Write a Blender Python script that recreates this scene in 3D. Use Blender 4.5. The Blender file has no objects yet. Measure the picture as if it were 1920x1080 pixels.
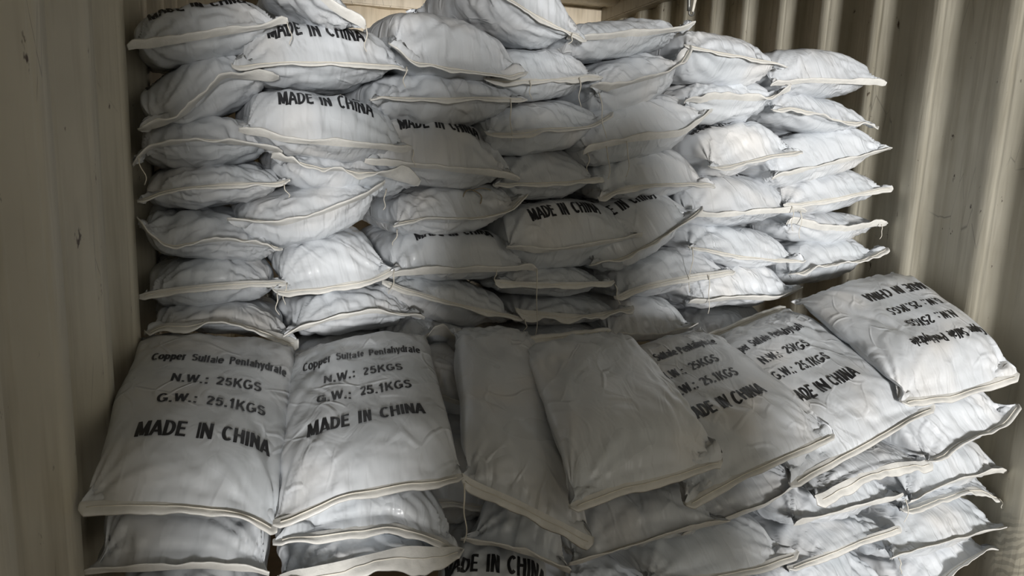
import bpy, bmesh, math, random
import numpy as np
from mathutils import Vector, Matrix

# ------------------------------------------------------------------ camera
F_PX = 1387.0
HC = 1.46
YAW, PITCH, ROLL = 0.2951, 0.1816, 0.0401
def _n(v):
    v = np.array(v, float); return v/np.linalg.norm(v)
_f = np.array([math.sin(YAW)*math.cos(PITCH), math.cos(YAW)*math.cos(PITCH), -math.sin(PITCH)])
_r = np.array([math.cos(YAW), -math.sin(YAW), 0.0]); _u = np.cross(_r, _f)
R_CW = np.array([_r*math.cos(ROLL)+_u*math.sin(ROLL), -_r*math.sin(ROLL)+_u*math.cos(ROLL), -_f]).T   # camera coords -> world coords
CAM = np.array([0.0, 0.0, HC])

scene = bpy.context.scene
cam_d = bpy.data.cameras.new('camera')
cam_d.sensor_width = 36.0
cam_d.lens = 36.0*F_PX/1920.0
cam_d.clip_start = 0.02
cam = bpy.data.objects.new('camera', cam_d)
scene.collection.objects.link(cam)
M = Matrix([list(R_CW[0])+[CAM[0]], list(R_CW[1])+[CAM[1]], list(R_CW[2])+[CAM[2]], [0, 0, 0, 1]])
cam.matrix_world = M
scene.camera = cam

# ------------------------------------------------------------------ light
scene.view_settings.view_transform = 'Standard'
scene.view_settings.look = 'None'
scene.view_settings.gamma = 1.0
scene.view_settings.use_curve_mapping = False
scene.view_settings.exposure = 0.0
scene.cycles.max_bounces = 6
scene.cycles.caustics_reflective = False
scene.cycles.caustics_refractive = False

XL, XR, YD, YE, ZC = -0.33, 2.02, -1.10, 4.78, 2.39    # container inside: left, right, door, end, ceiling

world = bpy.data.worlds.new('World'); scene.world = world
world.use_nodes = True
bg = world.node_tree.nodes['Background']
bg.inputs['Color'].default_value = (1.0, 0.95, 0.84, 1)
bg.inputs['Strength'].default_value = 1.28
portal_d = bpy.data.lights.new('door_opening', 'AREA')
portal_d.shape = 'RECTANGLE'; portal_d.size = XR-XL; portal_d.size_y = ZC
portal_d.cycles.is_portal = True
portal = bpy.data.objects.new('door_opening', portal_d)
portal.location = ((XL+XR)/2, YD, ZC/2); portal.rotation_euler = (math.radians(90), 0, 0)
scene.collection.objects.link(portal)

sun_d = bpy.data.lights.new('hazy_sun', 'SUN')
sun_d.energy = 4.8; sun_d.angle = math.radians(8); sun_d.color = (1.0, 0.985, 0.965)
sun = bpy.data.objects.new('hazy_sun', sun_d); COLL0 = scene.collection; COLL0.objects.link(sun)
SUN_EL, SUN_AZ = math.radians(0.7), math.radians(5.3)      # low behind the camera, slightly from the left
sun.rotation_euler = Vector((math.sin(SUN_AZ)*math.cos(SUN_EL), math.cos(SUN_AZ)*math.cos(SUN_EL), -math.sin(SUN_EL))).to_track_quat('-Z', 'Y').to_euler()

# ------------------------------------------------------------------ helpers
COL = scene.collection
def ray(x, y):
    d = np.array([(x-960)/F_PX, -(y-540)/F_PX, -1.0])
    return R_CW @ d
def at(x, y, Y):
    """point of the scene seen at photo pixel (x, y) at depth Y along the container"""
    d = ray(x, y); return CAM + d*(Y/d[1])

_rs = np.random.RandomState(7)
_perm = _rs.permutation(512); _perm = np.concatenate([_perm, _perm, _perm])
_ang = _rs.rand(512)*2*np.pi
_gx, _gy = np.cos(_ang), np.sin(_ang)
def perlin(x, y, seed=0):
    x = np.asarray(x, float)+seed*17.31; y = np.asarray(y, float)+seed*9.77
    xi = np.floor(x).astype(int); yi = np.floor(y).astype(int)
    xf = x-xi; yf = y-yi
    def g(ix, iy, dx, dy):
        h = _perm[(_perm[ix & 511]+iy) & 511]
        return _gx[h]*dx+_gy[h]*dy
    u = xf**3*(xf*(xf*6-15)+10); v = yf**3*(yf*(yf*6-15)+10)
    a = g(xi, yi, xf, yf); b = g(xi+1, yi, xf-1, yf)
    c = g(xi, yi+1, xf, yf-1); d = g(xi+1, yi+1, xf-1, yf-1)
    return (a+(b-a)*u)*(1-v)+(c+(d-c)*u)*v
def ridge(n, k=5.0):
    return np.exp(-(n*k)**2)

def mesh_from(name, verts, faces, mat=None, smooth=True, uv=None):
    me = bpy.data.meshes.new(name)
    verts = np.asarray(verts, dtype=np.float32)
    if isinstance(faces, np.ndarray):
        nf, k = faces.shape
        me.vertices.add(len(verts)); me.vertices.foreach_set('co', verts.ravel())
        me.loops.add(nf*k); me.loops.foreach_set('vertex_index', faces.astype(np.int32).ravel())
        me.polygons.add(nf); me.polygons.foreach_set('loop_start', np.arange(0, nf*k, k, dtype=np.int32))
        if uv is not None:
            l = me.uv_layers.new(name='UVMap')
            l.data.foreach_set('uv', np.asarray(uv, np.float32)[faces.ravel()].ravel())
        me.update(calc_edges=True)
    else:
        me.from_pydata([tuple(map(float, v)) for v in verts], [], faces); me.update()
    if smooth:
        me.polygons.foreach_set('use_smooth', np.ones(len(me.polygons), dtype=bool))
    if mat: me.materials.append(mat)
    return me
def link(name, me, parent=None):
    o = bpy.data.objects.new(name, me); COL.objects.link(o)
    if parent: o.parent = parent
    return o
def structure(o, label=None, cat=None):
    o['kind'] = 'structure'
    if label: o['label'] = label
    if cat: o['category'] = cat
    return o
def tube(pts, r, k=5, closed=False):
    pts = np.asarray(pts, float); n = len(pts)
    t = np.gradient(pts, axis=0); t /= np.linalg.norm(t, axis=1)[:, None]+1e-9
    ref = np.array([0.31, 0.87, 0.38]); a = np.cross(t, ref); a /= np.linalg.norm(a, axis=1)[:, None]
    b = np.cross(t, a)
    rr = np.broadcast_to(np.asarray(r, float), (n,))
    th = np.arange(k)/k*2*np.pi
    v = pts[:, None]+rr[:, None, None]*(a[:, None]*np.cos(th)[None, :, None]+b[:, None]*np.sin(th)[None, :, None])
    f = []
    for i in range(n-1):
        for j in range(k):
            j2 = (j+1) % k
            f.append((i*k+j, i*k+j2, (i+1)*k+j2, (i+1)*k+j))
    v = v.reshape(-1, 3)
    if not closed:
        f.append(tuple(range(k))[::-1]); f.append(tuple((n-1)*k+q for q in range(k)))
    return v, f
def box(name, lo, hi, mat, parent=None, bevel=0.0):
    bm = bmesh.new(); bmesh.ops.create_cube(bm, size=1)
    for v in bm.verts:
        v.co = Vector([lo[i]+(v.co[i]+.5)*(hi[i]-lo[i]) for i in range(3)])
    if bevel: bmesh.ops.bevel(bm, geom=bm.edges[:], offset=bevel, segments=2, affect='EDGES')
    me = bpy.data.meshes.new(name); bm.to_mesh(me); bm.free(); me.materials.append(mat)
    return link(name, me, parent)

# ------------------------------------------------------------------ materials
def nodes(name):
    m = bpy.data.materials.new(name); m.use_nodes = True
    nt = m.node_tree; return m, nt, nt.nodes['Principled BSDF']
def N(nt, kind, **kw):
    n = nt.nodes.new(kind)
    for k, v in kw.items():
        if k in n.inputs: n.inputs[k].default_value = v
        else: setattr(n, k, v)
    return n
def ramp(nt, src, stops):
    r = nt.nodes.new('ShaderNodeValToRGB'); nt.links.new(src, r.inputs[0])
    e = r.color_ramp.elements
    while len(e) < len(stops): e.new(0.5)
    for q, (p, c) in zip(e, stops): q.position = p; q.color = c
    return r

def sack_material():
    m, nt, b = nodes('woven_plastic')
    uv = N(nt, 'ShaderNodeUVMap'); uv.uv_map = 'UVMap'
    info = N(nt, 'ShaderNodeObjectInfo')
    off = N(nt, 'ShaderNodeVectorMath', operation='SCALE'); off.inputs[3].default_value = 40
    comb = N(nt, 'ShaderNodeCombineXYZ')
    for i in (0, 1, 2): nt.links.new(info.outputs['Random'], comb.inputs[i])
    nt.links.new(comb.outputs[0], off.inputs[0])
    add = N(nt, 'ShaderNodeVectorMath', operation='ADD')
    nt.links.new(uv.outputs[0], add.inputs[0]); nt.links.new(off.outputs[0], add.inputs[1])
    # crinkles: stretched along the sack
    mp = N(nt, 'ShaderNodeMapping'); mp.inputs['Scale'].default_value = (1.0, 0.6, 1)
    nt.links.new(add.outputs[0], mp.inputs[0])
    n1 = N(nt, 'ShaderNodeTexNoise', Scale=17.0, Detail=2.0, Roughness=0.5, Distortion=1.4)
    nt.links.new(mp.outputs[0], n1.inputs['Vector'])
    b1 = N(nt, 'ShaderNodeBump', Strength=0.30, Distance=0.010); nt.links.new(n1.outputs[0], b1.inputs['Height'])
    # tight gathers close to the sewn end
    mp4 = N(nt, 'ShaderNodeMapping'); mp4.inputs['Scale'].default_value = (1.0, 0.25, 1); nt.links.new(add.outputs[0], mp4.inputs[0])
    n4 = N(nt, 'ShaderNodeTexNoise', Scale=42.0, Detail=1.0, Roughness=0.45, Distortion=0.8); nt.links.new(mp4.outputs[0], n4.inputs['Vector'])
    sx = N(nt, 'ShaderNodeSeparateXYZ'); nt.links.new(uv.outputs[0], sx.inputs[0])
    mk = N(nt, 'ShaderNodeMapRange'); mk.inputs['From Min'].default_value = 0.0; mk.inputs['From Max'].default_value = 0.11; mk.inputs['To Min'].default_value = 1.0; mk.inputs['To Max'].default_value = 0.0
    nt.links.new(sx.outputs[1], mk.inputs[0])
    b4 = N(nt, 'ShaderNodeBump', Distance=0.007); nt.links.new(n4.outputs[0], b4.inputs['Height']); nt.links.new(mk.outputs[0], b4.inputs['Strength']); nt.links.new(b1.outputs[0], b4.inputs['Normal'])
    # sharp folds of the laminated film
    dn = N(nt, 'ShaderNodeTexNoise', Scale=6.0, Detail=0.5); nt.links.new(add.outputs[0], dn.inputs['Vector'])
    dm = N(nt, 'ShaderNodeVectorMath', operation='SCALE'); dm.inputs[3].default_value = 0.16; nt.links.new(dn.outputs['Color'], dm.inputs[0])
    da = N(nt, 'ShaderNodeVectorMath', operation='ADD'); nt.links.new(add.outputs[0], da.inputs[0]); nt.links.new(dm.outputs[0], da.inputs[1])
    mp5 = N(nt, 'ShaderNodeMapping'); mp5.inputs['Scale'].default_value = (1.0, 0.55, 1); nt.links.new(da.outputs[0], mp5.inputs[0])
    vo = N(nt, 'ShaderNodeTexVoronoi', feature='DISTANCE_TO_EDGE', Scale=16.0); nt.links.new(mp5.outputs[0], vo.inputs['Vector'])
    vr = N(nt, 'ShaderNodeMapRange'); vr.inputs['From Max'].default_value = 0.09; nt.links.new(vo.outputs['Distance'], vr.inputs[0])
    vr.interpolation_type = 'SMOOTHSTEP'
    vmn = N(nt, 'ShaderNodeTexNoise', Scale=9.0, Detail=0.0); nt.links.new(add.outputs[0], vmn.inputs['Vector'])
    vmr = N(nt, 'ShaderNodeMapRange'); vmr.inputs['From Min'].default_value = 0.48; vmr.inputs['From Max'].default_value = 0.66; vmr.inputs['To Max'].default_value = 0.30; nt.links.new(vmn.outputs[0], vmr.inputs[0])
    b5 = N(nt, 'ShaderNodeBump', Distance=0.006); nt.links.new(vr.outputs[0], b5.inputs['Height']); nt.links.new(vmr.outputs[0], b5.inputs['Strength']); nt.links.new(b4.outputs[0], b5.inputs['Normal'])
    nt.links.new(b5.outputs[0], b.inputs['Normal'])
    # colour: bluish white, faint dusty and pinkish patches
    n3 = N(nt, 'ShaderNodeTexNoise', Scale=4.5, Detail=2.0, Roughness=0.6)
    nt.links.new(add.outputs[0], n3.inputs['Vector'])
    r3 = ramp(nt, n3.outputs[0], [(0.30, (0.51, 0.54, 0.57, 1)), (0.55, (0.55, 0.57, 0.595, 1)), (0.75, (0.60, 0.59, 0.575, 1))])
    hs = N(nt, 'ShaderNodeHueSaturation')
    mr = N(nt, 'ShaderNodeMapRange'); mr.inputs['To Min'].default_value = 0.92; mr.inputs['To Max'].default_value = 1.06
    nt.links.new(info.outputs['Random'], mr.inputs[0]); nt.links.new(mr.outputs[0], hs.inputs['Value'])
    nt.links.new(r3.outputs[0], hs.inputs['Color'])
    nt.links.new(hs.outputs[0], b.inputs['Base Color'])
    rr = N(nt, 'ShaderNodeMapRange'); rr.inputs['To Min'].default_value = 0.20; rr.inputs['To Max'].default_value = 0.38; nt.links.new(n3.outputs[0], rr.inputs[0]); nt.links.new(rr.outputs[0], b.inputs['Roughness'])
    b.inputs['Specular IOR Level'].default_value = 0.55
    return m
def hem_material():
    m, nt, b = nodes('hem_tape')
    uv = N(nt, 'ShaderNodeTexCoord')
    n1 = N(nt, 'ShaderNodeTexNoise', Scale=40.0, Detail=4.0, Roughness=0.6)
    nt.links.new(uv.outputs['Object'], n1.inputs['Vector'])
    r = ramp(nt, n1.outputs[0], [(0.3, (0.54, 0.535, 0.51, 1)), (0.7, (0.64, 0.63, 0.60, 1))])
    nt.links.new(r.outputs[0], b.inputs['Base Color'])
    bp = N(nt, 'ShaderNodeBump', Strength=0.5, Distance=0.004); nt.links.new(n1.outputs[0], bp.inputs['Height'])
    nt.links.new(bp.outputs[0], b.inputs['Normal'])
    b.inputs['Roughness'].default_value = 0.32
    return m
def flat_material(name, c, rough=0.6, metal=0.0):
    m, nt, b = nodes(name)
    tc = N(nt, 'ShaderNodeTexCoord'); n1 = N(nt, 'ShaderNodeTexNoise', Scale=30.0, Detail=3.0)
    nt.links.new(tc.outputs['Object'], n1.inputs['Vector'])
    r = ramp(nt, n1.outputs[0], [(0.3, tuple(q*0.85 for q in c)+(1,)), (0.7, tuple(min(1, q*1.1) for q in c)+(1,))])
    nt.links.new(r.outputs[0], b.inputs['Base Color'])
    b.inputs['Roughness'].default_value = rough; b.inputs['Metallic'].default_value = metal
    return m
def paint_material(name, c1, c2, rust=0.66, scuff=None):
    """old container paint: blotchy, vertical grime streaks, small rust chips and dark scratches"""
    m, nt, b = nodes(name)
    tc = N(nt, 'ShaderNodeTexCoord')
    big = N(nt, 'ShaderNodeTexNoise', Scale=1.6, Detail=4.0, Roughness=0.62); nt.links.new(tc.outputs['Object'], big.inputs['Vector'])
    base = ramp(nt, big.outputs[0], [(0.32, c1+(1,)), (0.68, c2+(1,))])
    mp = N(nt, 'ShaderNodeMapping'); mp.inputs['Scale'].default_value = (9, 9, 0.8); nt.links.new(tc.outputs['Object'], mp.inputs[0])
    st = N(nt, 'ShaderNodeTexNoise', Scale=2.2, Detail=3.0, Roughness=0.65); nt.links.new(mp.outputs[0], st.inputs['Vector'])
    sr = ramp(nt, st.outputs[0], [(0.30, (0.55, 0.52, 0.46, 1)), (0.52, (1, 1, 1, 1))])
    mul = N(nt, 'ShaderNodeMix', data_type='RGBA', blend_type='MULTIPLY'); mul.inputs[0].default_value = 0.55
    nt.links.new(base.outputs[0], mul.inputs[6]); nt.links.new(sr.outputs[0], mul.inputs[7])
    mp2 = N(nt, 'ShaderNodeMapping'); mp2.inputs['Scale'].default_value = (14, 14, 6); nt.links.new(tc.outputs['Object'], mp2.inputs[0])
    rs = N(nt, 'ShaderNodeTexNoise', Scale=2.0, Detail=4.0, Roughness=0.7); nt.links.new(mp2.outputs[0], rs.inputs['Vector'])
    rr = ramp(nt, rs.outputs[0], [(rust, (0, 0, 0, 1)), (rust+0.05, (1, 1, 1, 1))])
    mix = N(nt, 'ShaderNodeMix', data_type='RGBA'); nt.links.new(rr.outputs[0], mix.inputs[0])
    nt.links.new(mul.outputs[2], mix.inputs[6]); mix.inputs[7].default_value = (0.07, 0.045, 0.03, 1)
    # thin scratches
    mp3 = N(nt, 'ShaderNodeMapping'); mp3.inputs['Scale'].default_value = (10, 10, 1.4); mp3.inputs['Rotation'].default_value = (0.35, 0, 0); nt.links.new(tc.outputs['Object'], mp3.inputs[0])
    sc = N(nt, 'ShaderNodeTexVoronoi', feature='DISTANCE_TO_EDGE', Scale=1.3); nt.links.new(mp3.outputs[0], sc.inputs['Vector'])
    scr = ramp(nt, sc.outputs['Distance'], [(0.0, (1, 1, 1, 1)), (0.006, (0, 0, 0, 1))])
    msk = N(nt, 'ShaderNodeTexNoise', Scale=3.0); nt.links.new(tc.outputs['Object'], msk.inputs['Vector'])
    mskr = ramp(nt, msk.outputs[0], [(0.56, (0, 0, 0, 1)), (0.60, (0.6, 0.6, 0.6, 1))])
    mm = N(nt, 'ShaderNodeMath', operation='MULTIPLY'); nt.links.new(scr.outputs[0], mm.inputs[0]); nt.links.new(mskr.outputs[0], mm.inputs[1])
    mix2 = N(nt, 'ShaderNodeMix', data_type='RGBA'); nt.links.new(mm.outputs[0], mix2.inputs[0])
    nt.links.new(mix.outputs[2], mix2.inputs[6]); mix2.inputs[7].default_value = (0.10, 0.09, 0.075, 1)
    last = mix2.outputs[2]
    if scuff:
        vd = N(nt, 'ShaderNodeVectorMath', operation='DISTANCE'); vd.inputs[1].default_value = scuff
        mps = N(nt, 'ShaderNodeMapping'); mps.inputs['Scale'].default_value = (1, 1, 0.55); mps.inputs['Location'].default_value = (0, 0, scuff[2]*0.45)
        nt.links.new(tc.outputs['Object'], mps.inputs[0]); nt.links.new(mps.outputs[0], vd.inputs[0])
        dr = ramp(nt, vd.outputs['Value'], [(0.05, (1, 1, 1, 1)), (0.085, (0, 0, 0, 1))])
        mpw = N(nt, 'ShaderNodeMapping'); mpw.inputs['Rotation'].default_value = (0.5, 0, 0); nt.links.new(tc.outputs['Object'], mpw.inputs[0])
        wv = N(nt, 'ShaderNodeTexWave', wave_type='BANDS', bands_direction='Z', Scale=13.0, Distortion=9.0); wv.inputs['Detail'].default_value = 3.0; nt.links.new(mpw.outputs[0], wv.inputs[0])
        wr_ = ramp(nt, wv.outputs['Fac'], [(0.35, (1, 1, 1, 1)), (0.55, (0, 0, 0, 1))])
        m5 = N(nt, 'ShaderNodeMath', operation='MULTIPLY'); nt.links.new(dr.outputs[0], m5.inputs[0]); nt.links.new(wr_.outputs[0], m5.inputs[1])
        m6 = N(nt, 'ShaderNodeMath', operation='MULTIPLY'); nt.links.new(m5.outputs[0], m6.inputs[0]); m6.inputs[1].default_value = 0.32
        mx = N(nt, 'ShaderNodeMix', data_type='RGBA'); nt.links.new(m6.outputs[0], mx.inputs[0]); nt.links.new(last, mx.inputs[6]); mx.inputs[7].default_value = (0.07, 0.065, 0.055, 1)
        last = mx.outputs[2]
    nt.links.new(last, b.inputs['Base Color'])
    bp = N(nt, 'ShaderNodeBump', Strength=0.25, Distance=0.01); nt.links.new(st.outputs[0], bp.inputs['Height'])
    nt.links.new(bp.outputs[0], b.inputs['Normal'])
    b.inputs['Roughness'].default_value = 0.5
    return m
MAT_SACK = sack_material()
MAT_HEM = hem_material()
MAT_INK = flat_material('black_ink', (0.012, 0.012, 0.014), 0.45)
MAT_THREAD = flat_material('white_thread', (0.62, 0.59, 0.52), 0.7)
MAT_WALL = paint_material('wall_paint', (0.45, 0.42, 0.335), (0.60, 0.565, 0.465))
MAT_WALL_R = paint_material('wall_paint_scuffed', (0.45, 0.42, 0.335), (0.60, 0.565, 0.465), scuff=(2.02, 1.50, 0.34))
MAT_END = paint_material('end_wall_paint', (0.62, 0.53, 0.40), (0.72, 0.63, 0.49), 0.72)
MAT_CEIL = paint_material('roof_paint', (0.42, 0.38, 0.29), (0.52, 0.47, 0.37), 0.70)
MAT_RAIL = paint_material('rail_paint', (0.26, 0.23, 0.17), (0.34, 0.30, 0.23), 0.64)
MAT_FLOOR = flat_material('plywood', (0.20, 0.14, 0.085), 0.7)
MAT_GROUND = flat_material('concrete', (0.36, 0.35, 0.33), 0.9)
MAT_TWINE = flat_material('twine', (0.30, 0.25, 0.17), 0.8)
MAT_STEEL = flat_material('lashing_steel', (0.16, 0.16, 0.15), 0.4, 0.6)

# ------------------------------------------------------------------ container
PER = 0.278
def profile(a0, a1, phase, depth):
    """trapezoid corrugation: list of (along, inward offset)"""
    pts = []
    k = math.floor((a0-phase)/PER)-1
    while phase+k*PER < a1+PER:
        s = phase+k*PER
        for d, w in ((0.0, 0.0), (0.072, 0.0), (0.140, -depth), (0.210, -depth)):
            pts.append((s+d, w))
        k += 1
    pts = [p for p in pts if a0 <= p[0] <= a1]
    return [(a0, pts[0][1])]+pts+[(a1, pts[-1][1])]
def corrugated(name, fn, a0, a1, phase, b0, b1, mat, depth=0.036, thick=0.004):
    pr = profile(a0, a1, phase, depth); v = []; f = []
    bs = np.linspace(b0, b1, 9); n = len(bs)
    for a, w in pr:
        for b in bs: v.append(fn(a, b, w))
    for i in range(len(pr)-1):
        for j in range(n-1):
            f.append((i*n+j, i*n+j+1, (i+1)*n+j+1, (i+1)*n+j))
    me = mesh_from(name, v, f, mat, smooth=False)
    bm = bmesh.new(); bm.from_mesh(me)
    ed = [e for e in bm.edges if len(e.link_faces) == 2 and e.calc_face_angle(0) > 0.3]
    bmesh.ops.bevel(bm, geom=ed, offset=0.010, segments=3, affect='EDGES', clamp_overlap=True)
    bm.to_mesh(me); bm.free()
    me.polygons.foreach_set('use_smooth', np.ones(len(me.polygons), dtype=bool))
    o = link(name, me)
    s = o.modifiers.new('thickness', 'SOLIDIFY'); s.thickness = thick; s.offset = 0
    return o
PH_R, PH_L = 3.113, 0.901
structure(corrugated('wall_right', lambda a, b, w: (XR-w, a, b), YD, YE, PH_R, 0.0, ZC, MAT_WALL_R))
structure(corrugated('wall_left', lambda a, b, w: (XL+w, a, b), YD, YE, PH_L, 0.0, ZC, MAT_WALL))
structure(corrugated('wall_back', lambda a, b, w: (a, YE-w, b), XL-.05, XR+.05, 0.12, 0.0, ZC, MAT_END))
structure(corrugated('ceiling', lambda a, b, w: (b, a, ZC-w), YD, YE, 0.05, XL-.04, XR+.04, MAT_CEIL, 0.02))
structure(box('floor', (XL-.05, YD, -.04), (XR+.05, YE+.04, 0), MAT_FLOOR))
structure(box('trim_1', (XR-.05, YD, ZC-.073), (XR+.045, YE, ZC+.03), MAT_RAIL, bevel=.008))
structure(box('trim_2', (XL-.045, YD, ZC-.073), (XL+.05, YE, ZC+.03), MAT_RAIL, bevel=.008))
structure(box('trim_3', (XL-.04, YE-.06, ZC-.10), (XR+.04, YE+.05, ZC+.03), MAT_END, bevel=.008))
structure(box('ground', (-12, -16, -1.35), (12, YD-.02, -1.30), MAT_GROUND))

# ------------------------------------------------------------------ lettering (flat, in metres)
def arc(cx, cy, rx, ry, a0, a1, n=10):
    return [(cx+rx*math.cos(math.radians(a0+(a1-a0)*i/n)), cy+ry*math.sin(math.radians(a0+(a1-a0)*i/n))) for i in range(n+1)]
XH = 0.74   # height of the small letters (capitals are 1 high)
GLYPH = {   # advance width, strokes (centre lines of a bold grotesque letter)
 'C': (0.80, [arc(.42, .5, .31, .42, 48, 312, 18)]),
 'S': (0.74, [arc(.36, .72, .25, .205, 25, 270, 12)+arc(.36, .295, .27, .22, 90, -155, 12)]),
 'P': (0.74, [[(.14, 0), (.14, 1)], [(.14, .92), (.40, .92)]+arc(.40, .70, .22, .22, 90, -90, 10)+[(.14, .48)]]),
 'N': (0.82, [[(.14, 0), (.14, 1)], [(.14, .96), (.68, .04)], [(.68, 0), (.68, 1)]]),
 'W': (1.04, [[(.07, 1), (.29, .04)], [(.29, .04), (.52, .94)], [(.52, .94), (.75, .04)], [(.75, .04), (.97, 1)]]),
 'G': (0.86, [arc(.43, .5, .32, .42, 48, 338, 18)+[(.745, .44)], [(.46, .44), (.82, .44)], [(.745, .48), (.745, .14)]]),
 'K': (0.80, [[(.14, 0), (.14, 1)], [(.16, .36), (.68, .98)], [(.34, .58), (.72, .02)]]),
 'M': (0.94, [[(.13, 0), (.13, 1)], [(.15, .97), (.47, .06)], [(.47, .06), (.79, .97)], [(.81, 0), (.81, 1)]]),
 'A': (0.80, [[(.06, 0), (.40, .98)], [(.40, .98), (.74, 0)], [(.18, .28), (.62, .28)]]),
 'D': (0.80, [[(.14, 0), (.14, 1)], [(.14, .92), (.34, .92)]+arc(.34, .5, .34, .42, 90, -90, 14)+[(.14, .08)]]),
 'E': (0.74, [[(.14, 0), (.14, 1)], [(.14, .92), (.68, .92)], [(.14, .51), (.62, .51)], [(.14, .08), (.70, .08)]]),
 'I': (0.30, [[(.15, 0), (.15, 1)]]),
 'H': (0.82, [[(.14, 0), (.14, 1)], [(.68, 0), (.68, 1)], [(.14, .53), (.68, .53)]]),
 '2': (0.64, [arc(.32, .69, .22, .23, 165, -20, 10)+[(.12, .10)], [(.09, .075), (.57, .075)]]),
 '5': (0.64, [[(.54, .92), (.18, .92), (.13, .50)]+arc(.31, .33, .23, .25, 118, -155, 12)]),
 '1': (0.50, [[(.30, 0), (.30, 1)], [(.30, .94), (.10, .74)]]),
 '.': (0.30, [[(.15, 0), (.15, .17)]]),
 ':': (0.34, [[(.17, 0), (.17, .17)], [(.17, .56), (.17, .73)]]),
 'o': (0.66, [arc(.33, XH/2, .245, XH/2-.07, 0, 360, 18)]),
 'p': (0.68, [[(.13, -.26), (.13, XH)], arc(.36, XH/2, .215, XH/2-.07, 160, -160, 14)]),
 'e': (0.66, [[(.10, XH/2), (.56, XH/2)]+arc(.33, XH/2, .235, XH/2-.07, 8, 318, 16)]),
 'r': (0.46, [[(.13, 0), (.13, XH)], arc(.34, .42, .21, .25, 175, 75, 6)]),
 'u': (0.66, [[(.13, XH), (.13, .28)]+arc(.31, .26, .18, .19, 180, 340, 8), [(.53, XH), (.53, 0)]]),
 'l': (0.28, [[(.14, 0), (.14, 1)]]),
 'f': (0.40, [[(.19, 0), (.19, .78)]+arc(.33, .80, .14, .13, 180, 80, 5), [(.04, XH-.07), (.36, XH-.07)]]),
 'a': (0.64, [arc(.31, .50, .20, .17, 160, 0, 8)+[(.51, 0)], arc(.29, .22, .19, .15, 60, 360, 12)+[(.51, .26)], [(.30, .40), (.50, .45)]]),
 't': (0.40, [[(.19, .95), (.19, .20)]+arc(.30, .19, .11, .12, 180, 280, 5), [(.04, XH-.07), (.36, XH-.07)]]),
 'n': (0.66, [[(.13, 0), (.13, XH)], arc(.33, .46, .20, .21, 165, 0, 8)+[(.53, 0)]]),
 'h': (0.66, [[(.13, 0), (.13, 1)], arc(.33, .46, .20, .21, 165, 0, 8)+[(.53, 0)]]),
 'y': (0.62, [[(.07, XH), (.32, .06)], [(.56, XH), (.30, -.08), (.24, -.20), (.10, -.20)]]),
 'd': (0.68, [[(.55, 0), (.55, 1)], arc(.32, XH/2, .215, XH/2-.07, 20, 340, 14)]),
}
def text_words(words, width, cap, weight, gap):
    """one flat black mesh per word; x centred on the line, baseline at 0"""
    x = 0.0; raw = []
    for wi, w in enumerate(words):
        q = []
        for ch in w:
            adv, st = GLYPH[ch]
            for p in st:
                q.append(np.array(p, float)+[x, 0])
            x += adv+0.07
        raw.append(q); x += gap
    x -= gap
    out = []
    for q in raw:
        V = []; Fc = []
        for p in q:
            p = p*[width/x, cap]; p[:, 0] -= width/2
            pts = [p[0]]                                   # resample so that the print follows the sack
            for a_, b_ in zip(p[:-1], p[1:]):
                m = max(1, int(math.ceil(np.linalg.norm(b_-a_)/0.007)))
                pts += [a_+(b_-a_)*k/m for k in range(1, m+1)]
            p = np.array(pts); t = np.gradient(p, axis=0); t /= np.linalg.norm(t, axis=1)[:, None]+1e-9
            nn = np.stack([-t[:, 1], t[:, 0]], -1)*weight*cap/2
            b0 = len(V)
            for i in range(len(p)): V += [p[i]-nn[i], p[i], p[i]+nn[i]]
            for i in range(len(p)-1):
                a0 = b0+3*i
                Fc += [(a0, a0+3, a0+4, a0+1), (a0+1, a0+4, a0+5, a0+2)]
        out.append((np.array(V), np.array(Fc, np.int32)))
    return out
# each line: words, distance of its baseline from the front hem (fraction of the sack's length)
LINES = [(text_words(('Copper', 'Sulfate', 'Pentahydrate'), 0.268, 0.036, 0.115, 0.70), 0.705),
         (text_words(('N.W.:', '25KGS'), 0.172, 0.035, 0.135, 0.65), 0.560),
         (text_words(('G.W.:', '25.1KGS'), 0.196, 0.036, 0.135, 0.65), 0.430),
         (text_words(('MADE', 'IN', 'CHINA'), 0.228, 0.044, 0.142, 0.60), 0.262)]

# ------------------------------------------------------------------ sacks
NT, NB, NS = 64, 28, 64
_a = np.concatenate([np.linspace(0, np.pi, NT, endpoint=False), np.linspace(np.pi, 2*np.pi, NB, endpoint=False)])
NA = NT+NB
_j = np.arange(NS+1)/NS
_s = 0.55*(1-np.cos(np.pi*_j))/2+0.45*_j
QUADS = []
for i in range(NA):
    i2 = (i+1) % NA
    for j in range(NS):
        QUADS.append((i*(NS+1)+j, i2*(NS+1)+j, i2*(NS+1)+j+1, i*(NS+1)+j+1))
QUADS = np.array(QUADS, dtype=np.int32)

def smooth_curve(pts, u):
    """pts: (n,3) seam points, resampled by chord position with rounded corners"""
    pts = np.asarray(pts, float)
    c = pts[-1]-pts[0]; L2 = np.dot(c, c)
    t = (pts-pts[0])@c/L2
    t = np.maximum.accumulate(t+np.arange(len(t))*1e-6)
    q = (u+1)/2
    out = np.zeros((len(u), 3))
    fine = np.linspace(0, 1, 201)
    for k in range(3):
        y = np.interp(fine, t, pts[:, k]-(pts[0, k]+c[k]*t))
        ker = np.hanning(41); ker /= ker.sum()
        y2 = np.convolve(np.pad(y, 20, mode='edge'), ker, 'valid')
        w = np.clip(np.minimum(fine, 1-fine)/0.1, 0, 1); y2 = y*(1-w)+y2*w
        out[:, k] = pts[0, k]+c[k]*q+np.interp(q, fine, y2)
    return out

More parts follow.
